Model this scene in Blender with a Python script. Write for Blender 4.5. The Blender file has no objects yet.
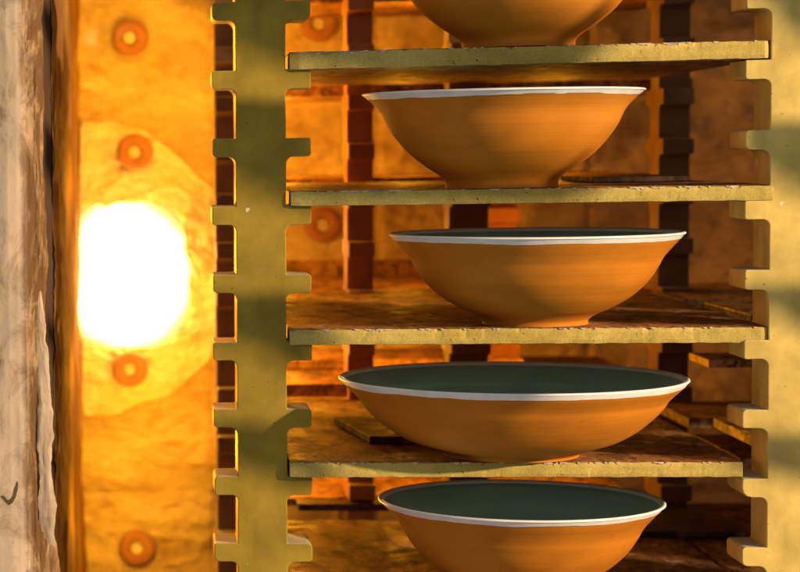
import bpy, bmesh, math, random
from mathutils import Vector, Matrix, noise, Euler
random.seed(7)
MM = 0.001
C = bpy.context.scene.collection
scene = bpy.context.scene

# ------------------------------------------------------------------ helpers
def obj(name, bm, mats, parent=None, smooth=False):
    me = bpy.data.meshes.new(name)
    bm.normal_update()
    bm.to_mesh(me); bm.free()
    for m in (mats if isinstance(mats, (list, tuple)) else [mats]):
        me.materials.append(m)
    if smooth:
        for p in me.polygons: p.use_smooth = True
    o = bpy.data.objects.new(name, me); C.objects.link(o)
    if parent: o.parent = parent
    if smooth: me.set_sharp_from_angle(angle=math.radians(50))
    return o

def tag(o, label, cat, group=None, kind=None):
    if label: o['label'] = label
    if cat: o['category'] = cat
    if group: o['group'] = group
    if kind: o['kind'] = kind
    return o

def empty(name, loc):
    o = bpy.data.objects.new(name, None); o.empty_display_size = .02
    o.location = Vector(loc) * MM; C.objects.link(o); return o

def fbm(x, y, z, o=4):
    return noise.fractal(Vector((x, y, z)), 1.0, 2.0, o, noise_basis='PERLIN_ORIGINAL')

def bevel(o, w, seg=2, ang=35):
    m = o.modifiers.new('bevel', 'BEVEL'); m.width = w * MM; m.segments = seg
    m.limit_method = 'ANGLE'; m.angle_limit = math.radians(ang); return o

# ------------------------------------------------------------------ materials
class NT:
    def __init__(s, name):
        s.m = bpy.data.materials.new(name); s.m.use_nodes = True
        s.t = s.m.node_tree; s.t.nodes.clear()
        s.out = s.n('ShaderNodeOutputMaterial'); s.b = s.n('ShaderNodeBsdfPrincipled')
        s.l(s.b.outputs[0], s.out.inputs[0])
        s.tc = s.n('ShaderNodeTexCoord')
    def n(s, t): return s.t.nodes.new(t)
    def l(s, a, b): s.t.links.new(a, b)
    def coord(s, sc=(1, 1, 1), loc=(0, 0, 0)):
        mp = s.n('ShaderNodeMapping'); mp.inputs['Scale'].default_value = sc; mp.inputs['Location'].default_value = loc
        s.l(s.tc.outputs['Object'], mp.inputs[0]); return mp.outputs[0]
    def noise(s, scale, sc=(1, 1, 1), detail=6, rough=.55, dist=0, loc=(0, 0, 0)):
        t = s.n('ShaderNodeTexNoise'); t.inputs['Scale'].default_value = scale
        t.inputs['Detail'].default_value = detail; t.inputs['Roughness'].default_value = rough
        t.inputs['Distortion'].default_value = dist
        s.l(s.coord(sc, loc), t.inputs['Vector']); return t.outputs[0]
    def ramp(s, f, stops):
        r = s.n('ShaderNodeValToRGB'); e = r.color_ramp.elements
        while len(e) < len(stops): e.new(.5)
        for q, (p, c) in zip(e, stops):
            q.position = p; q.color = (c, c, c, 1) if isinstance(c, (int, float)) else (*c, 1)
        s.l(f, r.inputs[0]); return r.outputs[0]
    def mix(s, fac, a, b, mode='MIX'):
        x = s.n('ShaderNodeMix'); x.data_type = 'RGBA'; x.blend_type = mode
        for i, v in ((0, fac), (6, a), (7, b)):
            if hasattr(v, 'links'): s.l(v, x.inputs[i])
            elif isinstance(v, tuple): x.inputs[i].default_value = (*v, 1)
            else: x.inputs[i].default_value = v
        return x.outputs[2]
    def base(s, c): s.l(c, s.b.inputs['Base Color']) if hasattr(c, 'links') else setattr(s.b.inputs['Base Color'], 'default_value', (*c, 1))
    def rough(s, c):
        if hasattr(c, 'links'): s.l(c, s.b.inputs['Roughness'])
        else: s.b.inputs['Roughness'].default_value = c
    def spec(s, v): s.b.inputs['Specular IOR Level'].default_value = v
    def bump(s, h, dist, strength=1.0, prev=None):
        b = s.n('ShaderNodeBump'); b.inputs['Distance'].default_value = dist * MM; b.inputs['Strength'].default_value = strength
        s.l(h, b.inputs['Height'])
        if prev: s.l(prev, b.inputs['Normal'])
        s.l(b.outputs[0], s.b.inputs['Normal']); return b.outputs[0]

def wear(n, c, edge_col, chip_col, rad=2.2, scale=90, dust=None):
    bv = n.n('ShaderNodeBevel'); bv.samples = 4; bv.inputs[0].default_value = rad * MM
    ge = n.n('ShaderNodeNewGeometry')
    d = n.n('ShaderNodeVectorMath'); d.operation = 'DOT_PRODUCT'; n.l(bv.outputs[0], d.inputs[0]); n.l(ge.outputs['True Normal'], d.inputs[1])
    nz = n.noise(scale, detail=5, rough=.7, loc=(2, 6, 1))
    ma = n.n('ShaderNodeMath'); ma.operation = 'MULTIPLY_ADD'; n.l(nz, ma.inputs[0]); ma.inputs[1].default_value = -.34; n.l(d.outputs['Value'], ma.inputs[2])
    e = n.ramp(ma.outputs[0], [(.69, .75), (.775, 0.0)])
    c = n.mix(e, c, edge_col)
    nz2 = n.noise(scale * .45, detail=4, rough=.7, loc=(6, 1, 8))
    mb = n.n('ShaderNodeMath'); mb.operation = 'MULTIPLY_ADD'; n.l(nz2, mb.inputs[0]); mb.inputs[1].default_value = .66; n.l(d.outputs['Value'], mb.inputs[2])
    mh = n.n('ShaderNodeMath'); mh.operation = 'MULTIPLY'; n.l(mb.outputs[0], mh.inputs[0]); mh.inputs[1].default_value = .6
    e2 = n.ramp(mh.outputs[0], [(.62, .8), (.69, 0.0)])
    c = n.mix(e2, c, chip_col)
    if dust:
        sp = n.n('ShaderNodeSeparateXYZ'); n.l(ge.outputs['True Normal'], sp.inputs[0])
        k = n.ramp(sp.outputs[2], [(.5, 0.0), (.9, .8)])
        c = n.mix(k, c, dust)
    return c

def mat_post(name, dark, light, spot):
    n = NT(name)
    c = n.ramp(n.noise(9, detail=5, rough=.6), [(.3, dark), (.7, light)])
    mott = n.ramp(n.noise(26, detail=4, loc=(3, 1, 2)), [(.32, .76), (.66, 1.12)])
    c = n.mix(1.0, c, mott, 'MULTIPLY')
    vs = n.ramp(n.noise(18, sc=(2.2, 2.2, .35), detail=5, loc=(3, 3, 3)), [(.55, 0.0), (.72, .4)])
    c = n.mix(vs, c, tuple(v * .62 for v in dark))
    sp = n.ramp(n.noise(190, detail=2, rough=.5), [(.245, .8), (.29, 0.0)])
    c = n.mix(sp, c, spot)
    st = n.ramp(n.noise(34, detail=3, loc=(7, 7, 7)), [(.70, 0.0), (.75, .55)])
    c = n.mix(st, c, (.30, .17, .07))
    lt = n.ramp(n.noise(70, detail=2, loc=(1, 9, 4)), [(.735, 0.0), (.76, .7)])
    c = n.mix(lt, c, (.75, .66, .5))
    c = wear(n, c, tuple(min(1, v * 1.35 + .05) for v in light), spot, dust=(.46, .43, .34))
    n.base(c); n.rough(n.ramp(n.noise(30), [(.3, .6), (.7, .85)])); n.spec(.25)
    p = n.bump(n.noise(420, detail=3), .35, .35)
    n.bump(n.noise(30, detail=5), 1.2, .35, p)
    return n.m

M = {}
M['post_olive'] = mat_post('olive_post_clay', (.27, .186, .017), (.37, .260, .026), (.07, .05, .02))
M['post_tan'] = mat_post('tan_post_clay', (.53, .39, .095), (.71, .53, .145), (.16, .09, .035))
M['post_red'] = mat_post('red_post_clay', (.34, .13, .035), (.46, .19, .05), (.14, .05, .02))
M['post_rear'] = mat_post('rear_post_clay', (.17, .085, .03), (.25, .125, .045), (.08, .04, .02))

def mat_shelf_edge():
    n = NT('shelf_edge')
    c = n.ramp(n.noise(22, sc=(1, 1, 1.5), detail=5), [(.3, (.38, .28, .062)), (.5, (.49, .37, .09)), (.72, (.58, .45, .125))])
    gr = n.ramp(n.noise(520, detail=2), [(.36, .72), (.5, 1.0), (.66, 1.15)])
    c = n.mix(.55, c, gr, 'MULTIPLY')
    sp = n.ramp(n.noise(150, detail=2, loc=(4, 0, 0)), [(.27, .9), (.32, 0.0)])
    c = n.mix(sp, c, (.09, .055, .02))
    br = n.ramp(n.noise(16, detail=4, loc=(0, 3, 9)), [(.62, 0.0), (.74, .6)])
    c = n.mix(br, c, (.27, .15, .05))
    c = wear(n, c, (.66, .56, .36), (.13, .08, .03), 1.8, 120)
    n.base(c); n.rough(.85); n.spec(.2)
    p = n.bump(n.noise(600, detail=2), .5, .5)
    n.bump(n.noise(60, detail=4), 1.2, .5, p)
    return n.m
M['shelf_edge'] = mat_shelf_edge()

def mat_shelf_top(name, a, b, c3, white=.62):
    n = NT(name)
    c = n.ramp(n.noise(16, sc=(1.5, .7, 1), detail=9, rough=.7, dist=.8), [(.34, a), (.5, b), (.64, c3)])
    st = n.ramp(n.noise(34, sc=(1.4, .6, 1), detail=8, rough=.75, dist=.4, loc=(5, 2, 0)), [(.42, .22), (.54, 1.0)])
    c = n.mix(.9, c, st, 'MULTIPLY')
    bl = n.ramp(n.noise(26, sc=(1.3, .6, 1), detail=6, rough=.6, dist=.5, loc=(11, 3, 0)), [(.33, .95), (.38, 0.0)])
    c = n.mix(bl, c, (.025, .014, .006))
    sp = n.ramp(n.noise(150, detail=3, loc=(1, 1, 0)), [(.32, .9), (.37, 0.0)])
    c = n.mix(sp, c, (.03, .018, .008))
    wh = n.ramp(n.noise(28, sc=(1.4, .7, 1), detail=8, rough=.75, loc=(9, 4, 0)), [(white - .04, 0.0), (white + .03, .8)])
    c = n.mix(wh, c, (.62, .50, .36))
    n.base(c); n.rough(n.ramp(n.noise(45), [(.35, .45), (.7, .8)])); n.spec(.22)
    n.bump(n.noise(70, detail=7, rough=.72), 2.6, .7)
    return n.m
M['shelf_top'] = mat_shelf_top('kiln_wash', (.16, .065, .022), (.30, .135, .045), (.42, .22, .09))
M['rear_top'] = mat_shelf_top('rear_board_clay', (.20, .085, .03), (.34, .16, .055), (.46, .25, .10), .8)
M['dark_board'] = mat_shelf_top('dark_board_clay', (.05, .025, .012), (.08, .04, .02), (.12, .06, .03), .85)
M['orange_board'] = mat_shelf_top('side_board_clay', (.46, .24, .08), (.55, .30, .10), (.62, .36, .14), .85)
M['white_wash'] = mat_shelf_top('white_wash', (.5, .42, .3), (.66, .57, .44), (.72, .64, .52), .3)

def mat_clay():
    n = NT('bisque_clay')
    c = n.ramp(n.noise(9, sc=(1, 1, 2.6), detail=5, rough=.55, dist=.7), [(.25, (.43, .148, .007)), (.5, (.52, .18, .009)), (.8, (.58, .212, .014))])
    sm = n.ramp(n.noise(24, sc=(.8, .8, 1.8), detail=5, loc=(2, 2, 0)), [(.35, .91), (.65, 1.06)])
    c = n.mix(1.0, c, sm, 'MULTIPLY')
    gl = n.ramp(n.noise(6, sc=(1, 1, 2.0), detail=4, loc=(8, 1, 3)), [(.55, 0.0), (.75, .28)])
    c = n.mix(gl, c, (.54, .26, .045))
    sp = n.ramp(n.noise(210, detail=2, loc=(3, 8, 1)), [(.25, .5), (.29, 0.0)])
    c = n.mix(sp, c, (.2, .07, .01))
    n.base(c); n.rough(n.ramp(n.noise(12, sc=(1, 1, 4)), [(.35, .55), (.65, .72)])); n.spec(.25)
    p = n.bump(n.noise(2.2, sc=(1, 1, 70), detail=4, rough=.65), 1.0, .5)
    n.bump(n.noise(500, detail=2), .2, .25, p)
    return n.m
M['clay'] = mat_clay()
def mat_rim():
    n = NT('white_rim_glaze')
    c = n.ramp(n.noise(60, detail=3), [(.35, (.74, .73, .70)), (.65, (.84, .83, .80))])
    n.base(c); n.rough(.38); n.spec(.5); n.bump(n.noise(80, detail=2), .4, .25)
    return n.m
M['rim'] = mat_rim()
def mat_green():
    n = NT('green_glaze')
    c = n.ramp(n.noise(18, sc=(1, 1, 2), detail=5), [(.3, (.26, .42, .36)), (.7, (.36, .56, .48))])
    n.base(c); n.rough(.48); n.spec(.35); n.bump(n.noise(140, detail=3), .25, .3)
    return n.m
M['green'] = mat_green()

def mat_fibre(name, a, b, streak=(1, 1, 1), stain=None, bumpd=4):
    n = NT(name)
    c = n.ramp(n.noise(7, sc=streak, detail=7, rough=.6, dist=.5), [(.3, a), (.7, b)])
    f = n.ramp(n.noise(60, sc=streak, detail=5, rough=.65, loc=(3, 0, 0)), [(.3, .84), (.7, 1.08)])
    c = n.mix(1.0, c, f, 'MULTIPLY')
    if stain:
        s1 = n.ramp(n.noise(11, sc=streak, detail=6, rough=.65, dist=1.2, loc=(4, 5, 6)), [(.50, 0.0), (.70, .7)])
        c = n.mix(s1, c, stain)
    n.base(c); n.rough(.95); n.spec(.1)
    p = n.bump(n.noise(14, sc=streak, detail=7, rough=.6, dist=.8), bumpd, .7)
    n.bump(n.noise(160, sc=streak, detail=4), .8, .5, p)
    return n.m
M['wall'] = mat_fibre('kiln_fibre', (.52, .38, .19), (.68, .53, .30), (1, 1, 2.0), (.30, .16, .05), 16)
M['patch'] = mat_fibre('fresh_fibre', (.68, .60, .46), (.80, .72, .56), (1, 1, 1.9), (.5, .36, .18), 24)
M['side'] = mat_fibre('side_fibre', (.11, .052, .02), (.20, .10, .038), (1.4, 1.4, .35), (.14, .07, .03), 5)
def mat_face():
    n = NT('pale_fibre')
    c = n.ramp(n.noise(9, sc=(1.2, 1.2, .6), detail=7, rough=.6, dist=.5), [(.3, (.58, .435, .285)), (.7, (.68, .525, .36))])
    sep = n.n('ShaderNodeSeparateXYZ'); n.l(n.tc.outputs['Object'], sep.inputs[0])
    mr = n.n('ShaderNodeMapRange'); mr.inputs[1].default_value = -.027; mr.inputs[2].default_value = .004
    n.l(sep.outputs[0], mr.inputs[0])
    wob = n.noise(22, sc=(1.1, 1.0, .7), detail=8, rough=.7, dist=1.0, loc=(2, 3, 1))
    add = n.n('ShaderNodeMath'); add.operation = 'MULTIPLY_ADD'; n.l(wob, add.inputs[0]); add.inputs[1].default_value = 1.3; n.l(mr.outputs[0], add.inputs[2])
    hf = n.n('ShaderNodeMath'); hf.operation = 'MULTIPLY'; n.l(add.outputs[0], hf.inputs[0]); hf.inputs[1].default_value = .5
    k = n.ramp(hf.outputs[0], [(.33, 0.0), (.43, .7), (.6, .95)])
    ch = n.ramp(n.noise(48, sc=(1.7, 1, .6), detail=8, rough=.68, dist=.9), [(.32, (.09, .045, .018)), (.46, (.23, .125, .05)), (.62, (.38, .245, .125))])
    c = n.mix(k, c, ch)
    zone = n.ramp(mr.outputs[0], [(.05, 0.0), (.32, 1.0), (.8, 1.0), (.98, .35)])
    blot = n.ramp(n.noise(24, sc=(1.9, 1, .42), detail=8, rough=.68, dist=.9, loc=(6, 1, 7)), [(.44, 0.0), (.53, .9)])
    c = n.mix(n.mix(1.0, zone, blot, 'MULTIPLY'), c, (.13, .065, .022))
    ht = n.ramp(n.noise(26, sc=(1, 1, .6), detail=5, rough=.7, dist=1.5, loc=(8, 8, 2)), [(.60, 0.0), (.70, .55)])
    c = n.mix(ht, c, (.30, .21, .12))
    n.base(c); n.rough(.95); n.spec(.1)
    p = n.bump(n.noise(20, sc=(1.1, 1, .9), detail=7, rough=.62, dist=.5), 1.6, .55)
    n.bump(n.noise(220, detail=4), .5, .4, p)
    return n.m
M['face'] = mat_face()
M['fray'] = mat_fibre('frayed_fibre', (.36, .24, .14), (.58, .44, .30), (3.2, 3.2, .4), (.15, .08, .035), 6)
M['pale'] = mat_fibre('pale_fold_fibre', (.50, .365, .235), (.62, .47, .32), (1.2, 1.2, .7), (.24, .135, .06), 2)
M['gap'] = mat_fibre('shaded_gap_fibre', (.055, .032, .018), (.085, .05, .03), (2, 2, .3), None, 3)  # dark colour stands for the shade in the gap
def mat_plain(name, c, rough=.8, var=.2):
    n = NT(name)
    k = n.ramp(n.noise(60, detail=4), [(.3, tuple(v * (1 - var) for v in c)), (.7, tuple(v * (1 + var) for v in c))])
    n.base(k); n.rough(rough); n.spec(.25); n.bump(n.noise(200, detail=3), .5, .4)
    return n.m
M['button'] = mat_plain('rusty_ceramic', (.34, .15, .07))
M['floor'] = mat_plain('brick_floor', (.30, .17, .09))
M['crack'] = mat_plain('crack_dark', (.10, .075, .03))
def mat_flame():
    n = NT('burner_flame')
    n.t.nodes.remove(n.b)
    e = n.n('ShaderNodeEmission'); e.inputs['Color'].default_value = (1.0, .46, .09, 1); e.inputs['Strength'].default_value = 30
    ln = n.n('ShaderNodeVectorMath'); ln.operation = 'LENGTH'; n.l(n.coord((1 / .096, 0, 1 / .109)), ln.inputs[0])
    wv = n.noise(14, detail=4, rough=.6)
    ad = n.n('ShaderNodeMath'); ad.operation = 'MULTIPLY_ADD'; n.l(wv, ad.inputs[0]); ad.inputs[1].default_value = .25; n.l(ln.outputs['Value'], ad.inputs[2])
    hf = n.n('ShaderNodeMath'); hf.operation = 'MULTIPLY'; n.l(ad.outputs[0], hf.inputs[0]); hf.inputs[1].default_value = .6
    st = n.ramp(hf.outputs[0], [(.50, 1.0), (.63, .38), (.70, .07), (.76, .025)])
    mu = n.n('ShaderNodeMath'); mu.operation = 'MULTIPLY'; n.l(st, mu.inputs[0]); mu.inputs[1].default_value = 34; n.l(mu.outputs[0], e.inputs['Strength'])
    n.l(e.outputs[0], n.out.inputs[0]); return n.m
M['flame'] = mat_flame()

# ------------------------------------------------------------------ generic shapes
def grid_surface(fn, nu, nv):
    """fn(u, v) -> point in mm"""
    bm = bmesh.new(); vs = []
    for j in range(nv + 1):
        vs.append([bm.verts.new(Vector(fn(i / nu, j / nv)) * MM) for i in range(nu + 1)])
    for j in range(nv):
        for i in range(nu):
            bm.faces.new((vs[j][i], vs[j][i + 1], vs[j + 1][i + 1], vs[j + 1][i]))
    return bm

def lathe(profile, seg=128, close=True):
    """closed (r,z) profile loop in mm"""
    bm = bmesh.new(); rings = []
    for r, z in profile:
        rings.append([bm.verts.new((r * MM * math.cos(2 * math.pi * k / seg), r * MM * math.sin(2 * math.pi * k / seg), z * MM)) for k in range(seg)])
    n = len(rings)
    for i in range(n if close else n - 1):
        a, b = rings[i], rings[(i + 1) % n]
        for k in range(seg):
            k2 = (k + 1) % seg
            bm.faces.new((a[k], a[k2], b[k2], b[k]))
    bmesh.ops.recalc_face_normals(bm, faces=bm.faces)
    return bm

def catmull(pts, sub=6):
    out = []
    n = len(pts)
    for i in range(n - 1):
        p0 = pts[max(i - 1, 0)]; p1 = pts[i]; p2 = pts[i + 1]; p3 = pts[min(i + 2, n - 1)]
        for s in range(sub):
            t = s / sub
            out.append(tuple(.5 * ((2 * p1[k]) + (-p0[k] + p2[k]) * t + (2 * p0[k] - 5 * p1[k] + 4 * p2[k] - p3[k]) * t * t + (-p0[k] + 3 * p1[k] - 3 * p2[k] + p3[k]) * t ** 3) for k in (0, 1)))
    out.append(tuple(pts[-1])); return out

def prism(poly, vec, bm=None):
    """extrude a planar polygon (list of 3D mm points) along vec"""
    bm = bm or bmesh.new()
    v = Vector(vec)
    a = [bm.verts.new(Vector(p) * MM) for p in poly]
    b = [bm.verts.new((Vector(p) + v) * MM) for p in poly]
    n = len(poly)
    bm.faces.new(a); bm.faces.new(b[::-1])
    for i in range(n):
        bm.faces.new((a[i], b[i], b[(i + 1) % n], a[(i + 1) % n]))
    bmesh.ops.recalc_face_normals(bm, faces=bm.faces)
    return bm

# ------------------------------------------------------------------ camera
cam_d = bpy.data.cameras.new('camera'); cam = bpy.data.objects.new('camera', cam_d); C.objects.link(cam)
scene.camera = cam
F, CX, CY = 2289.2512, -119.6675, 302.2163
Rr = Vector((0.99294052, 0.11757176, -0.01568435)); Rd = Vector((-0.00814013, -0.06437452, -0.99789261)); Rf = Vector((-0.11833367, 0.99097568, -0.06296302))
m = Matrix((Rr, -Rd, -Rf)).transposed().to_4x4()
m.translation = Vector((-60.046, -2320.8251, -62.1262)) * MM
cam.matrix_world = m
cam_d.sensor_width = 36; cam_d.lens = F / 800 * 36
cam_d.shift_x = (400 - CX) / 800; cam_d.shift_y = (CY - 286) / 800
cam_d.clip_start = .05; cam_d.clip_end = 50
cam_d.dof.use_dof = True; cam_d.dof.focus_distance = 2.235; cam_d.dof.aperture_fstop = 6.5

# ------------------------------------------------------------------ kiln posts (front)
PITCH = 68.0
def post_outline(ztop, zbot, x0=0.0, wt=97.2, b0=23.4, b1=72.6, tab=18.7, fil=7.0, seed=0, chips=()):
    """closed outline in (x,z), notched on both sides; tab tops at 19.3 - 68k"""
    rnd = random.Random(seed)
    right, left = [], []
    k = 0
    z = ztop
    right.append((b1, ztop)); left.append((b0, ztop))
    kk = math.ceil((19.3 - ztop) / PITCH)
    while True:
        zt = 19.3 - PITCH * kk
        if zt - tab - 20 < zbot: break
        for side, lst in ((1, right), (-1, left)):
            tip = wt if side > 0 else 0.0; body = b1 if side > 0 else b0
            j = lambda a=.5: rnd.uniform(-a, a)
            tip += j(.6); t0 = zt + j(.4) ; t1 = zt - tab + j(.4)
            ch = [c for c in chips if c[0] == kk and c[1] == side]
            r_top, r_bot = (rnd.choice((1.0, 1.4, 2.0, 3.8)), rnd.choice((1.6, 2.4, 3.4, 5.2))) if not ch else (ch[0][2], ch[0][3])
            lst.append((body, t0))
            for a in range(4):           # top corner of the tip
                th = math.pi / 2 * a / 3
                lst.append((tip - side * r_top * (1 - math.sin(th)), t0 - r_top * (1 - math.cos(th))))
            for a in range(4):           # lower corner of the tip
                th = math.pi / 2 * a / 3
                lst.append((tip - side * r_bot * (1 - math.cos(th)), t1 + r_bot * (1 - math.sin(th))))
            f = fil + j(.6)
            for a in range(6):           # fillet under the tab
                th = math.pi / 2 * a / 5
                lst.append((body + side * f * (1 - math.sin(th)), t1 - f * (1 - math.cos(th))))
        kk += 1
    right.append((b1, zbot)); left.append((b0, zbot))
    return [(x + x0, z) for x, z in right + left[::-1]]

def bulge(o, amp, freq, seed):
    """slight hand-made unevenness on a mesh"""
    for v in o.data.vertices:
        p = v.co / MM
        v.co += Vector((fbm(p.x * freq + seed, p.y * freq, p.z * freq, 2), 0, fbm(p.x * freq, p.y * freq, p.z * freq + seed, 2))) * amp * MM

def front_post(x, y, mat, label, seed, chips=()):
    out = post_outline(250, -759, seed=seed, chips=chips)
    bm = prism([(px, 0, pz) for px, pz in out], (0, 62, 0))
    o = obj('kiln_post', bm, mat); o.location = Vector((x, y, 0)) * MM
    bulge(o, .5, .02, seed); bevel(o, 1.1, 2, 40)
    tag(o, label, 'kiln post', 'notched kiln posts at the front')
    return o
front_post(0, 0, M['post_olive'], 'olive notched kiln post left of the bowls, beside the bright burner glow', 3,
           chips=((7, 1, 5.0, 4.0), (5, 1, 3.5, 3.5), (6, 1, 2.5, 2.5)))
front_post(511.06, -13.5, M['post_tan'], 'tan yellow notched kiln post at the right ends of the shelves', 5,
           chips=((6, -1, 2.0, 9.0), (7, -1, 3.5, 5.0), (2, -1, 2.0, 2.5)))

# ------------------------------------------------------------------ front shelves
def shelf(label, x0, x1, y0, y1, zb, th, seed, ends=(0, 0), front=None, topmat='shelf_top', name='kiln_shelf', group='kiln shelves holding the bowls', edge='shelf_edge', wash=True):
    t = empty(name, ((x0 + x1) / 2, y0, zb))
    off = Vector(((x0 + x1) / 2, y0, zb))
    bm = bmesh.new()
    nx = max(8, int((x1 - x0) / 3)); loops = []
    w = (x1 - x0) / 2
    # cross-section ring marched along x, front edge subdivided and jittered
    sec = [(0, 0), (0, .25), (0, .5), (0, .75), (0, 1), (.02, 1), (.5, 1), (1, 1), (1, .5), (1, 0), (.5, 0), (.02, 0)]
    for i in range(nx + 1):
        u = i / nx; x = -w + 2 * w * u
        ring = []
        for (v, h) in sec:
            yy = v * (y1 - y0); zz = h * th
            xx = x
            if v < .03:
                e = fbm(x * .05 + seed, h * 1.3, seed, 4)
                yy += e * .7 + (.8 if h in (0, 1) and v == 0 else 0) + max(0, fbm(x * .09, seed * 3, h, 3) - .25) * (5 if h == 1 else 1.0)
                zz += fbm(x * .07, h * 2 + seed, 3.3, 3) * .5
            # rounded / worn ends
            if ends[0] and u < .02 and v < .03: yy += (1 - u / .02) * ends[0]
            if ends[1] and u > .98 and v < .03: yy += ((u - .98) / .02) ** 2 * ends[1]
            ring.append(bm.verts.new(Vector((xx, yy, zz)) * MM))
        loops.append(ring)
    ns = len(sec)
    for i in range(nx):
        for k in range(ns):
            k2 = (k + 1) % ns
            bm.faces.new((loops[i][k], loops[i + 1][k], loops[i + 1][k2], loops[i][k2]))
    bm.faces.new(loops[0]); bm.faces.new(loops[-1][::-1])
    bmesh.ops.recalc_face_normals(bm, faces=bm.faces)
    for f in bm.faces:
        if f.normal.z < -.6: f.material_index = 1
    s = obj('slab', bm, [M[edge], M['rear_top']], t); bevel(s, .8, 2, 40)
    if wash:
        # crumbly kiln wash coat on top, its front edge ragged
        bm = bmesh.new(); rows = []
        ny = 14
        for j in range(ny + 1):
            v = j / ny; row = []
            for i in range(nx + 1):
                x = -w + 2 * w * i / nx
                rag = 1.2 + max(0, fbm(x * .06 + 9, seed, 1, 5)) * 6 + abs(fbm(x * .3, seed, 5, 3)) * 1.4
                y = rag + (y1 - y0 - 2 - rag) * v ** 1.6
                xx = max(-w + .6, min(w - .6, x))
                z = th + .9 + fbm(x * .02, y * .02, seed, 4) * .35 + (0 if j else -.5)
                row.append(bm.verts.new(Vector((xx, y, z)) * MM))
            rows.append(row)
        low = [bm.verts.new(v.co - Vector((0, -.3, 1.0)) * MM) for v in rows[0]]
        for j in range(ny):
            for i in range(nx):
                bm.faces.new((rows[j][i], rows[j][i + 1], rows[j + 1][i + 1], rows[j + 1][i]))
        for i in range(nx): bm.faces.new((low[i], low[i + 1], rows[0][i + 1], rows[0][i]))
        nf = len(bm.faces)
        # pale flakes of the same coat along the front edge
        rnd = random.Random(seed + 40)
        for q in range(rnd.randint(22, 34)):
            cx = rnd.uniform(-w + 6, w - 10); ln = rnd.uniform(4, 30) if rnd.random() < .3 else rnd.uniform(1.5, 6)
            top = [];
            stp = max(3, int(ln / 1.5))
            for i in range(stp + 1):
                top.append((cx + ln * i / stp, th - (.6 + abs(noise.noise(Vector((cx + i * .7, seed, 2)))) * (4.2 if ln > 6 else 1.6)) * max(0.0, math.sin(math.pi * i / stp)) ** .6))
            poly = [(cx, th + .5)] + top + [(cx + ln, th + .5)]
            e = -.22
            prism([(px, e, pz) for px, pz in poly], (0, 1.8, 0), bm)
        bm.faces.ensure_lookup_table()
        for f in bm.faces[nf:]: f.material_index = 1
        obj('kiln_wash', bm, [M[topmat], M['white_wash']], t)
    tag(t, label, 'kiln shelf', group)
    return t
S1 = shelf('uppermost kiln shelf, seen from below with a bowl on top', 76.4, 537.2, -11, 586, 19.4, 17.0, 1, (3, 14))
S2 = shelf('kiln shelf just under the bowl with its rim seen edge on from below', 76.8, 538.0, -11, 588, -116.8, 14.2, 2, (1.5, 1))
S3 = shelf('kiln shelf with white flaked front edge under the mid-sized deep bowl', 75.4, 534.0, -9, 587, -255.6, 15.2, 3, (1.2, 1))
S4 = shelf('kiln shelf under the widest bowl, ending short of the right post', 74.8, 512.8, -9, 590, -388.2, 14.6, 4, (.5, 1))
S5 = shelf('lowest brown kiln shelf, under the bowl cut off by the photo bottom', 75.5, 536.8, -5, 486, -525, 14.0, 5)
# slight tilt of each shelf as it sits in its notches
S1.rotation_euler = Euler((0, math.radians(-.22), math.radians(-1.1))); S2.rotation_euler = (0, 0, math.radians(-1.1)); S3.rotation_euler = (0, 0, math.radians(-.6)); S4.rotation_euler = Euler((0, math.radians(-.1), 0))

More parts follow.
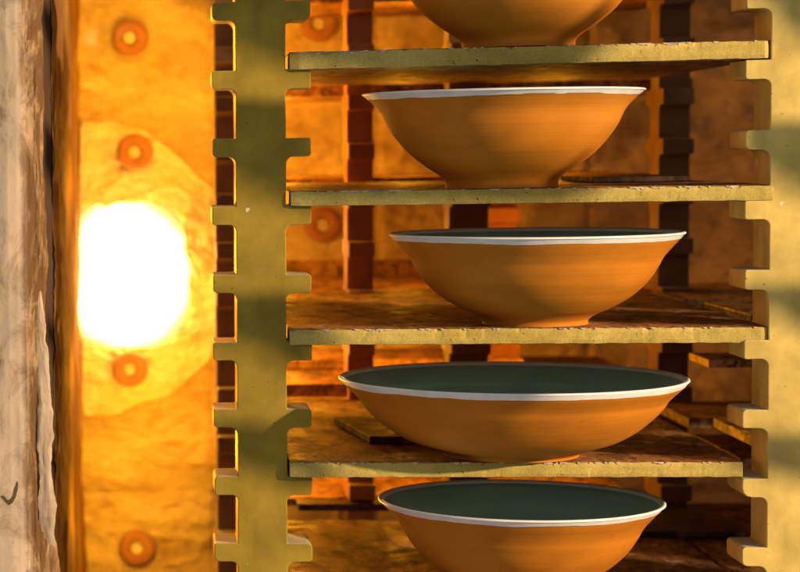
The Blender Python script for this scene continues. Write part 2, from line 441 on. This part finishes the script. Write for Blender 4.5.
# ------------------------------------------------------------------ bowls
deepA = [(55.5, 0), (55, 4), (56.2, 8), (61.5, 13), (73, 20.5), (91, 35), (104, 50), (112.5, 63), (117, 73), (121.5, 80), (129, 88), (137.5, 95.5)]
deepB = [(51.5, 0), (51.8, 3.6), (54.5, 6.8), (61.5, 11), (75, 17), (93, 28), (108.5, 42.5), (118, 57), (122, 65), (127, 72), (135, 81), (143.6, 91.5)]
wide = [(66.5, 0), (67, 2.5), (72, 5.4), (85, 9.4), (105, 16.5), (122, 26.5), (137, 39), (147.5, 50.5), (151.5, 57), (157, 63), (166, 71.5), (171, 78.5)]
deepC = [(51.5, 0), (51.8, 3.6), (54.5, 6.8), (61.5, 11), (75, 17), (91, 28), (105.5, 42.5), (115, 57), (119, 65), (124, 72), (132, 81), (140.4, 91)]
def bowl(label, prof, loc, rot=0):
    t = empty('bowl', loc)
    out = catmull(prof, 7)
    R, H = prof[-1]
    TH = 4.2
    # inner surface: offset inward
    inn = []
    for i, (r, z) in enumerate(out):
        if z < 9: continue
        a = out[max(i - 1, 0)]; b = out[min(i + 1, len(out) - 1)]
        dx, dz = b[0] - a[0], b[1] - a[1]; L = math.hypot(dx, dz) or 1
        inn.append((r - dz / L * TH, z + dx / L * TH * .9))
    foot = inn[0]
    # rim zone: top lip
    cut = H - 4.6
    for i in range(len(out) - 1):
        if out[i][1] < cut < out[i + 1][1]:
            t_ = (cut - out[i][1]) / (out[i + 1][1] - out[i][1]); out.insert(i + 1, (out[i][0] + t_ * (out[i + 1][0] - out[i][0]), cut)); break
    body_out = [q for q in out if q[1] <= cut]
    inn_low = [q for q in inn if q[1] <= cut - 1.0]
    floor_z = foot[1]
    ring = [(42, 0), (41, 4.5), (0.01, 5.0)]
    body = [(0.01, 5.0), (41, 4.5), (42.5, 0)] + body_out + inn_low[::-1] + [(foot[0] * .6, floor_z - .6), (0.01, floor_z - 1)]
    b = obj('clay_body', lathe(body, 160, False), M['clay'], t, True)
    # interior glaze skin
    r_top = (R - 3.2, H - .8)
    gl = [(0.01, floor_z + .2), (foot[0] * .6, floor_z + .5)] + [(r - .6, z + .8) for r, z in inn_low] + [(R - 4.4, H - 1.6)]
    g = obj('glazed_interior', lathe(gl, 160, False), M['green'], t, True)
    # white rim band: rounded lip and the band just beneath it
    ro = [q for q in out if q[1] >= cut]
    rim = [(ro[0][0] - .05, ro[0][1] - .4)] + [(r + .3, z) for r, z in ro[1:-1]] + [(R + .5, H - .9), (R + .3, H + .3), (R - .8, H + 1.0), (R - 2.6, H + .7), (R - 4.4, H - .7), (R - 6.0, H - 2.6), (ro[0][0] - 2.0, ro[0][1] - .4)]
    rb = lathe(rim, 160, True); rb.verts.ensure_lookup_table()
    sl = (R - ro[0][0]) / (H - cut)
    for ri in (0,):                      # the glaze line wanders a little below the lip
        for q in range(160):
            v = rb.verts[ri * 160 + q]; a = 2 * math.pi * q / 160
            d = max(0.0, .7 + 1.5 * fbm(math.cos(a) * 2.2, math.sin(a) * 2.2, R, 4))
            r0 = Vector((v.co.x, v.co.y)).length; r1 = r0 - d * sl * MM * .95 + .12 * MM
            v.co.x *= r1 / r0; v.co.y *= r1 / r0; v.co.z -= d * MM
    k = obj('glazed_rim', rb, M['rim'], t, True)
    t.rotation_euler = (0, 0, rot)
    tag(t, label, 'bowl', 'flared bowls on the kiln shelves')
    return t
bowl('topmost clay bowl, its upper half cut off by the photo top', deepA, (306, 50, 37.6), .4)
bowl('clay bowl just under the uppermost shelf, its rim edge on and no interior visible', deepA, (290.1, 50, -101.6), 1.9)
bowl('deep clay bowl showing only a thin sliver of dark green interior', deepB, (322.9, 49.5, -239.6), 3.3)
bowl('widest and shallowest clay bowl, with a dark green glazed interior', wide, (299.7, 50, -372.8), 4.6)
bowl('lowest clay bowl, its green interior most visible, base below the photo bottom', deepC, (308.7, 50, -510.2), 5.5)

# ------------------------------------------------------------------ rear posts, turned side on
def rear_post(label, x, y, w, seed, z0=-12.0, pitch=61.0, mat='post_rear'):
    rnd = random.Random(seed)
    front, back = [(-25, 300)], [(25, 300)]
    zb = z0 + pitch * 5
    while zb > -720:
        zt = zb + 19.5
        for lst, s in ((front, -1), (back, 1)):
            tip = s * 48.5; body = s * 25
            lst += [(body, zt), (tip, zt + rnd.uniform(-.5, .5)), (tip, zb), (body + s * 5, zb), (body, zb - 5)]
        zb -= pitch
    front.append((-25, -759)); back.append((25, -759))
    poly = front + back[::-1]
    o = obj('kiln_post', prism([(-w / 2, py, pz) for py, pz in poly], (w, 0, 0)), M[mat])
    o.location = Vector((x, y, 0)) * MM; bevel(o, 1.2, 2, 40)
    tag(o, label, 'kiln post', 'rear kiln posts turned side on'); return o
rear_post('dark rear kiln post seen through the left notches of the olive front post', 39, 622, 40, 11)
rear_post('rear kiln post with bright left side, nearest the ceramic rings behind the shelves', 198, 622, 32, 12, mat='post_red')
rear_post('dark rear kiln post standing behind the middle of the bowls', 331, 622, 48, 13)
rear_post('dark rear kiln post with a lit left side, between the bowls and the tan post', 578, 622, 37, 14)
rear_post('reddish kiln post furthest back, half hidden by the dark middle rear post', 408, 880, 44, 15, -40, mat='post_red')

rear_post('kiln post behind the tan post, carrying the near ends of the side boards', 840, 240, 40, 21)
rear_post('kiln post behind the tan post, carrying the far ends of the side boards', 850, 560, 40, 22)

# ------------------------------------------------------------------ rear boards and loose boards
def board(name, label, corners, zb, th, mat, seed, group=None, jit=1.2):
    """flat board, corners = polygon in (x,y)"""
    cx = sum(c[0] for c in corners) / len(corners); cy = sum(c[1] for c in corners) / len(corners)
    poly = []
    n = len(corners)
    for i in range(n):
        a, b = corners[i], corners[(i + 1) % n]
        L = math.hypot(b[0] - a[0], b[1] - a[1]); st = max(1, int(L / 14))
        for s in range(st):
            x = a[0] + (b[0] - a[0]) * s / st; y = a[1] + (b[1] - a[1]) * s / st
            k = 0 if s == 0 else 1
            poly.append((x - cx + k * noise.noise(Vector((x * .04, y * .04, seed))) * jit, y - cy + k * noise.noise(Vector((y * .04, seed, x * .04))) * jit, 0))
    o = obj(name, prism(poly, (0, 0, th)), M[mat]); o.location = Vector((cx, cy, zb)) * MM
    bevel(o, 1.2, 2, 50)
    tag(o, label, 'board', group); return o
rect = lambda x0, x1, y0, y1: [(x0, y0), (x1, y0), (x1, y1), (x0, y1)]
G = 'boards stacked behind the front shelves'
board('kiln_board', 'reddish rear board seen from below at the top, above the half ring', rect(30, 612, 652, 985), 125, 15, 'rear_top', 1, G)
board('kiln_board', 'rear board seen from below just under the uppermost shelf', rect(30, 612, 652, 985), 7, 14, 'rear_top', 2, G)
board('kiln_board', 'thin dark red rear board level with the second shelf', rect(30, 560, 652, 980), -109, 12, 'rear_top', 3, G)
board('kiln_board', 'rear board behind the mid-sized deep bowl, continuing its shelf', rect(30, 550, 595, 984), -255, 15, 'rear_top', 4, G)
board('kiln_board', 'lit narrow board standing at the back of the shelf behind the mid-sized bowl', rect(60, 500, 986, 1000), -255, 37, 'rear_top', 41, G)
board('kiln_board', 'rear board behind the widest bowl, its front edge dark', rect(30, 560, 604, 984), -373, 17, 'rear_top', 5, G)
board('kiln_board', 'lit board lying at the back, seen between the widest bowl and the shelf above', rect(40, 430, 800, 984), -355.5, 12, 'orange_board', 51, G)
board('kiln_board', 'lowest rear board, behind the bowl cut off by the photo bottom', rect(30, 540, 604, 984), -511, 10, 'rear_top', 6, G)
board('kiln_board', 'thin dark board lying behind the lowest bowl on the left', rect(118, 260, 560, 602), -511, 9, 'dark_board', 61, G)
G2 = 'boards of the stack behind the right post'
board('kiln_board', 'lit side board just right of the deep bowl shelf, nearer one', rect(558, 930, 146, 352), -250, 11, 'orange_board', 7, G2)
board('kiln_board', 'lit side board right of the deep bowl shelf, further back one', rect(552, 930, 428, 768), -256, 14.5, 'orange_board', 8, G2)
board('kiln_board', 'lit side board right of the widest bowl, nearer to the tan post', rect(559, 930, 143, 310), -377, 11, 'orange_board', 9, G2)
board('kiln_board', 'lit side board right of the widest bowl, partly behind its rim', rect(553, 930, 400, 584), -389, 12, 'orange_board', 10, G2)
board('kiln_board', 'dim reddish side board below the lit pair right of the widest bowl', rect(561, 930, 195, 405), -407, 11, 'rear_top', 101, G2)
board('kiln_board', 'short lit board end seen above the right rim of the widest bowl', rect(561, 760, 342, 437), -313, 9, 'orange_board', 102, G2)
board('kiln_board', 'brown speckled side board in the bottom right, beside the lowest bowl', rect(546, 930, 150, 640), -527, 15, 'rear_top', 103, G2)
G3 = 'loose tiles on the shelves'
def tile(label, corners, zb, th, mat, seed):
    o = board('kiln_tile', label, corners, zb, th, mat, seed, G3, .4); o['category'] = 'tile'; return o
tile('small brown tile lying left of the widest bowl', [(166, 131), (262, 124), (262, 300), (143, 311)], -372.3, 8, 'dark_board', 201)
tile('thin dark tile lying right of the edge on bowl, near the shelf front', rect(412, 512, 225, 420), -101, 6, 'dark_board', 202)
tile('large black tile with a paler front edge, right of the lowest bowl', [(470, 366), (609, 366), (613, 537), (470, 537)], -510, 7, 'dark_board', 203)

# ------------------------------------------------------------------ kiln shell
XW, YW = -165.4, 1050.0        # left inner wall plane, back wall plane
# back wall: soft fibre panels with seams and wrinkles
def wall_fn(u, v):
    x = -230 + 1530 * u; z = -790 + 1230 * v
    d = fbm(x * .006, z * .012, 1.5, 5) * 9 + fbm(x * .02, z * .05, 4.5, 4) * 3.0 - 9 * max(0, 1 - abs(fbm(x * .007, z * .02, 8.5, 4)) * 9) * .5 + fbm(x * .05, z * .11, 2.5, 3) * 1.6
    for sx in (-12 + 40, 262, 560, 820):
        d += 6 * math.exp(-((x - sx + 4 * fbm(z * .01, sx, 0, 2)) / 3.5) ** 2)
    for sz in (-560, 250):
        d += 6 * math.exp(-((z - sz + 4 * fbm(x * .01, sz, 0, 2)) / 3.5) ** 2)
    return (x, YW + d, z)
bw = obj('back_wall', grid_surface(wall_fn, 306, 220), M['wall'], None, True)
tag(bw, 'glowing orange fibre wall at the back of the kiln', 'wall', None)

# burner port panel
port = empty('burner_port', (-100, YW - 5, -239))
pc = Vector((-100, 0, -239))
outer = [(-164, -12), (-120.4, -15.3), (-69.8, -27.8), (-19.5, -69.3), (29.1, -116.5), (52, -180), (54, -240.4), (44, -310), (18, -366), (-36.6, -415), (-109.7, -439), (-164, -445)]
def outer_r(th):
    d = (math.cos(th), math.sin(th)); best = 60
    n = len(outer)
    for i in range(n):
        a = (outer[i][0] - pc.x, outer[i][1] - pc.z); b = (outer[(i + 1) % n][0] - pc.x, outer[(i + 1) % n][1] - pc.z)
        ex, ez = b[0] - a[0], b[1] - a[1]
        den = d[0] * ez - d[1] * ex
        if abs(den) < 1e-9: continue
        t = (a[0] * ez - a[1] * ex) / den; s = (a[0] * d[1] - a[1] * d[0]) / den
        if t > 0 and -1e-6 <= s <= 1 + 1e-6: best = t
    return best
HX, HZ = 93.0, 106.0
def inner_r(th):
    c, s = abs(math.cos(th)), abs(math.sin(th)); k = 3.2
    return ((c / HX) ** k + (s / HZ) ** k) ** (-1 / k)
def patch_fn(u, v):
    th = 2 * math.pi * u
    ri = min(inner_r(th) * (1 + .10 * fbm(math.cos(th) * 3, math.sin(th) * 2, 1, 3)), 300); ro = outer_r(th) * (1 + .02 * fbm(math.cos(th) * 4, math.sin(th) * 4, 3, 3))
    ri = min(ri, ro - 1.5)
    if v < .1:   # return into the opening
        r = ri; y = YW + 8 - 28 * v / .1 
    elif v > .92:  # outer edge down to the wall
        r = ro; y = YW - 20 + 24 * (v - .92) / .08
    else:
        w = (v - .1) / .82; r = ri + (ro - ri) * w; y = YW - 20 
    x = pc.x + r * math.cos(th); z = pc.z + r * math.sin(th)
    if .05 < v < .95: y += fbm(x * .012, z * .016, 7, 5) * 7 + fbm(x * .045, z * .06, 2, 3) * 3 - 2.5 * max(0, 1 - abs(fbm(x * .012, z * .022, 4.5, 4)) * 8)
    return (x - port.location.x / MM, y - port.location.y / MM, z - port.location.z / MM)
pt = obj('port_panel', grid_surface(patch_fn, 220, 60), M['patch'], port, True)
def flame_fn(u, v):
    th = 2 * math.pi * u; r = inner_r(th) * v * 1.01
    return (pc.x + r * math.cos(th) - port.location.x / MM, (YW - 6 - 30 * (1 - v ** 2.5)) - port.location.y / MM, pc.z + r * math.sin(th) - port.location.z / MM)
fl = obj('flame', grid_surface(flame_fn, 64, 10), M['flame'], port, True)
tag(port, 'white hot burner opening in a pale fibre panel on the back wall', 'burner')

# ceramic anchor rings
def ring(x, y, z, label, r=26):
    o = empty('anchor_ring', (x, y, z))
    prof = [(9.5, 0), (10, -6), (12, -9), (19, -9.5), (24.5, -7.5), (26, -4), (26, 2), (9.5, 2)]
    bm = lathe([(a * r / 26, b) for a, b in prof], 48, True)
    bmesh.ops.rotate(bm, verts=bm.verts, cent=(0, 0, 0), matrix=Matrix.Rotation(math.radians(-90), 3, 'X'))
    d = obj('washer', bm, M['button'], o, True)
    bm = lathe([(.01, -2.5), (5, -3.2), (9.2 * r / 26, -1)], 32, False)
    bmesh.ops.rotate(bm, verts=bm.verts, cent=(0, 0, 0), matrix=Matrix.Rotation(math.radians(-90), 3, 'X'))
    obj('plug', bm, M['patch'], o, True)
    tag(o, label, 'ceramic ring', 'rust coloured anchor rings on the back wall'); return o
RY = YW - 10
ring(-90.4, RY, 106, 'rust coloured ceramic ring at the top left, highest in the left column')
ring(-84.6, RY - 22, -59.5, 'rust coloured ceramic ring just above the burner glow')
ring(-94.6, RY - 22, -375, 'rust coloured ceramic ring just below the burner glow')
ring(-86.7, RY, -641, 'rust coloured ceramic ring at the bottom left, lowest in the left column')
ring(179.2, RY, 120.4, 'half hidden ceramic ring just above the left end of the uppermost shelf')
ring(183.9, RY, -169.4, 'ceramic ring seen through the rack beside the tab of the olive post')
for o in [q for q in C.objects if q.name.startswith('anchor_ring')]:
    for ch in o.children:
        if ch.name.startswith('washer') or ch.name.startswith('plug'):
            pass

# left wall: pale outer blanket, frayed layers, inner lining
lw = empty('left_wall', (XW, -40, -760))
LO = Vector((XW, -40, -760))
Z0, Z1 = -760, 320
def strip(name, pts_fn, nu, mat, nv=260, smooth=True, z0=Z0, z1=Z1):
    def fn(u, v):
        z = z0 + (z1 - z0) * v
        p = pts_fn(u, z)
        return (p[0] - LO.x, p[1] - LO.y, z - LO.z)
    return obj(name, grid_surface(fn, nu, nv), M[mat], lw, smooth)
def lerp_poly(pts, u):
    n = len(pts) - 1; f = u * n; i = min(int(f), n - 1); t = f - i
    return (pts[i][0] + (pts[i + 1][0] - pts[i][0]) * t, pts[i][1] + (pts[i + 1][1] - pts[i][1]) * t)
def right_edge(z):
    return -168 + 3 * fbm(z * .010, 8, 2, 3) + 1.6 * fbm(z * .05, 1, 2, 4)
def face_fn(u, z):
    r = right_edge(z)
    b = 10 * max(0.0, min(1.0, (-415 - z) / 60))      # the blanket bulges at the bottom
    pts = [(-520, 150), (-430, 66), (-300, -22), (-246, -33), (-216, -38), (-203, -40), (-194, -40), (-186, -39), (-180, -36), (-174, -32), (r - 3, -28), (r + b, -22), (r + 1 + b, -12), (r - 1, 6), (r - 8, 30)]
    x, y = lerp_poly(pts, u)
    k = max(0.0, min(1.0, (x + 190) / 16))
    y += fbm(x * .012, z * .004, 2, 3) * 4 + fbm(x * .04, z * .02, 6, 3) * .7
    y += k * (fbm(x * .16, z * .014, 3, 5) * 2.2 + fbm(x * .4, z * .03, 7, 4) * .8)
    return (x, y)
strip('outer_blanket', face_fn, 150, 'face', 320)
def tongue_fn(u, z):   # loose pale fold of fibre in the lower half
    s = max(0.0, min(1.0, (-140 - z) / 190))
    w = (4 + 11 * s) * (1 + .35 * fbm(z * .02, 2, 6, 4)) + .2
    c = -177 + 9 * s + 3.5 * fbm(z * .010, 4, 9, 4)
    rag = 1.3 * fbm(z * .07, u * .7, 5, 4) * (abs(u - .5) * 2)
    en = max(0.0, min(1.0, (-425 - z) / 45), 1 - (-140 - z) / 70)
    return (c - w * .5 + w * u + rag, -33.5 - 1.0 * s + 16 * en + 1.2 * (abs(u - .5) * 2) ** 3 + fbm(u * 2, z * .03, 11, 4) * .9)
strip('loose_fold', tongue_fn, 16, 'pale', 220, True, -525, -140)
def inner_edge(z):
    return -163 + 2.2 * fbm(z * .011, 3, 4, 3) + 1.2 * fbm(z * .07, 5, 4, 3)
def gap_fn(u, z):      # seam between the two layers, the gap's shade put into its dark colour
    return (-176 + (inner_edge(z) + 176) * u, 34 + 40 * u + fbm(u * 2, z * .02, 13, 3) * 3)
strip('shaded_seam', gap_fn, 6, 'gap')
def lining_fn(u, z):
    y = 70 + (YW + 12 - 70) * u ** 1.4
    a = max(0, 1 - u * 7)
    x = XW + (inner_edge(z) - XW) * a + fbm(y * .010, z * .008, 3, 5) * 5.5 * min(1, u * 4 + .25) + fbm(y * .03, z * .02, 5, 4) * 1.6
    return (x, y)
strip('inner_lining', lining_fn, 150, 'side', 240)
# small open tear in the blanket near the bottom
def face_y(x, z):
    return min((abs(face_fn(k / 400, z)[0] - x), face_fn(k / 400, z)[1]) for k in range(120, 330))[1]
bm = bmesh.new()
tear_top = [(-213, -403), (-210, -404), (-207, -408), (-204, -406.5), (-201.5, -403), (-200, -396), (-197, -388.5)]
tear_low = [(-196.2, -391), (-196.8, -397), (-199, -405), (-202, -410.5), (-205.5, -412.5), (-209.5, -408.5), (-213, -404.6)]
poly = tear_top + tear_low
front = [bm.verts.new(Vector((x - LO.x, face_y(x, z) - .5 - LO.y, z - LO.z)) * MM) for x, z in poly]
n = len(tear_top)
for k in range(n - 1):
    bm.faces.new((front[k], front[k + 1], front[2 * n - 2 - k], front[2 * n - 1 - k]))
ex = bmesh.ops.extrude_face_region(bm, geom=list(bm.faces))
for v in ex['geom']:
    if isinstance(v, bmesh.types.BMVert): v.co.y += 2 * MM
bmesh.ops.recalc_face_normals(bm, faces=bm.faces)
obj('tear', bm, M['crack'], lw)
tag(lw, 'pale crumbling fibre edge of the kiln opening at the far left', 'wall')

def box(name, a, b, mat):
    bm = bmesh.new(); bmesh.ops.create_cube(bm, size=1)
    for v in bm.verts: v.co = Vector([(a[i] + b[i]) / 2 + v.co[i] * (b[i] - a[i]) for i in range(3)]) * MM
    return obj(name, bm, M[mat])
o = box('kiln_floor', (-420, -300, -830), (1300, 1100, -760.5), 'floor'); o['kind'] = 'structure'
o = box('kiln_ceiling', (-420, 0, 420), (1300, 1100, 480), 'wall'); o['kind'] = 'structure'
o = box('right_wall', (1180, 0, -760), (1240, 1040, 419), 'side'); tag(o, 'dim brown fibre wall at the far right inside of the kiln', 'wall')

# ------------------------------------------------------------------ lamps
def lamp(name, kind, loc, energy, col, size):
    d = bpy.data.lights.new(name, kind); d.energy = energy; d.color = col
    d.shadow_soft_size = size
    o = bpy.data.objects.new(name, d); o.location = Vector(loc) * MM; C.objects.link(o); return o
AZ, EL, LD = math.radians(58), math.radians(15.5), 5000
T0 = Vector((300, 0, -180))
L = T0 + LD * Vector((math.sin(AZ) * math.cos(EL), -math.cos(AZ) * math.cos(EL), math.sin(EL)))
key = lamp('key_lamp', 'SPOT', L, 2050, (1.0, .72, .44), .055)
key.data.spot_size = math.radians(24); key.data.spot_blend = .3
key.rotation_euler = (T0 - L).to_track_quat('-Z', 'Y').to_euler()
# unseen lamps added to spread the burner's glow over wall and posts
LV = (70, -45, -180, -305, -440)
GOLD, AMBER = (1.0, .47, .015), (1.0, .37, .012)
glow_lamps = [(-100, 955, -239, 1.0), (-95, 900, 70, .62), (-95, 900, -45, .3), (-95, 920, -435, .7), (-95, 900, -600, .9), (-95, 880, 260, 1.0),
           (-120, 590, -100, .8), (-120, 590, -330, .8), (-120, 590, 150, .7), (-120, 590, -520, .7)]
for bx, by, bz, be in glow_lamps:
    lamp('added_glow_lamp', 'POINT', (bx, by, bz), be, (1.0, .60, .09) if by > 940 else GOLD, .03)
LQ = [(z, .5 if z == -180 else 1.0) for z in LV]
glow_lamps = [(95, 850, z, 1.25 * k) for z, k in LQ] + [(112, 640, z, .55 * k * k) for z, k in LQ] + [(262, 720, z, .55 * k) for z, k in LQ] + [(455, 730, z, .5) for z in LV]  # lamps added among the rear boards to brighten wall and post sides
for bx, by, bz, be in glow_lamps:
    lamp('added_glow_lamp', 'POINT', (bx, by, bz), be, AMBER, .03)

for bz, tz in ((-196, -247), (-320, -372)):      # spots added at the left to light the side boards' ends
    sp = lamp('added_glow_lamp', 'SPOT', (-120, 590, bz), 16, GOLD, .03)
    sp.data.spot_size = math.radians(34); sp.data.spot_blend = .6
    sp.rotation_euler = (Vector((556, 330, tz)) - Vector((-120, 590, bz))).to_track_quat('-Z', 'Y').to_euler()

for bz in (70, -190, -440):  # spots added to brighten the left faces of the olive post
    sp = lamp('added_glow_lamp', 'SPOT', (-125, 800, bz), 62, (1.0, .27, .006), .03)
    sp.data.spot_size = math.radians(21); sp.data.spot_blend = .5
    sp.rotation_euler = (Vector((30, 30, bz)) - Vector((-125, 800, bz))).to_track_quat('-Z', 'Y').to_euler()

# unseen boards and posts added on the right, shaped to cast bands of shade
bands = [   # outlines of the boards, given by where their shade falls on the plane of the posts
    [(-80, 110), (110, 104), (140, 40), (335, 44), (352, 66), (420, 70), (415, 54), (372, 40), (355, 18), (330, 0), (150, 2), (73, 21), (24, 40), (-80, 88)],
    [(505, 110), (800, 110), (800, 0), (566, 34), (536, 57)],
    [(-80, -12), (90, -20), (130, -99), (330, -98), (350, -80), (420, -76), (415, -92), (380, -100), (350, -116), (320, -126), (150, -124), (73, -119), (24, -90), (-80, -50)],
    [(505, -45), (800, -47), (800, -190), (566, -112), (536, -90), (505, -70)],
    [(-80, -208), (100, -212), (116, -300), (73, -281), (24, -256), (-80, -220)],
    [(505, -203), (800, -205), (800, -330), (566, -243), (536, -224), (505, -214)],
    [(-80, -340), (95, -344), (104, -380), (108, -408), (73, -402), (24, -377), (-80, -350)],
    [(505, -350), (800, -352), (800, -450), (566, -392), (536, -382), (505, -372)],
]
rack = empty('shade_blocker', (1250, -560, -760))
for i, bnd in enumerate(bands):
    zm = sum(q[1] for q in bnd) / len(bnd); zb = zm + .175 * (L.z - zm)
    poly = []
    if bnd[0][0] > 500: bnd = [(x - 21, z - 9) for x, z in bnd]
    for x, z in bnd:
        t = (zb - z) / (L.z - z); poly.append(Vector((x, 0, z)) + t * (L - Vector((x, 0, z))))
    poly = [p - Vector((1250, -560, -760)) for p in poly]
    obj('shade_board', prism(poly, (0, 0, 7)), M['shelf_edge'], rack)
for (px, py) in ((1420, -440), (1680, -560)):
    out = post_outline(620, -759, seed=int(px))
    obj('shade_board_post', prism([(a + px - 1250, py + 560, b + 760) for a, b in out], (0, 50, 0)), M['post_tan'], rack)
tag(rack, 'unseen boards added on the right to cast bands of shade', 'shelf rack')

# ------------------------------------------------------------------ world: soft cool room light
w = bpy.data.worlds.new('World'); scene.world = w; w.use_nodes = True
bg = w.node_tree.nodes['Background']; bg.inputs[0].default_value = (.96, .98, 1.0, 1); bg.inputs[1].default_value = .32

scene.view_settings.view_transform = 'Standard'; scene.view_settings.look = 'None'
scene.view_settings.exposure = 0; scene.view_settings.gamma = 1
scene.render.engine = 'CYCLES'
scene.cycles.sample_clamp_indirect = 4; scene.cycles.max_bounces = 8
scene.cycles.use_denoising = True
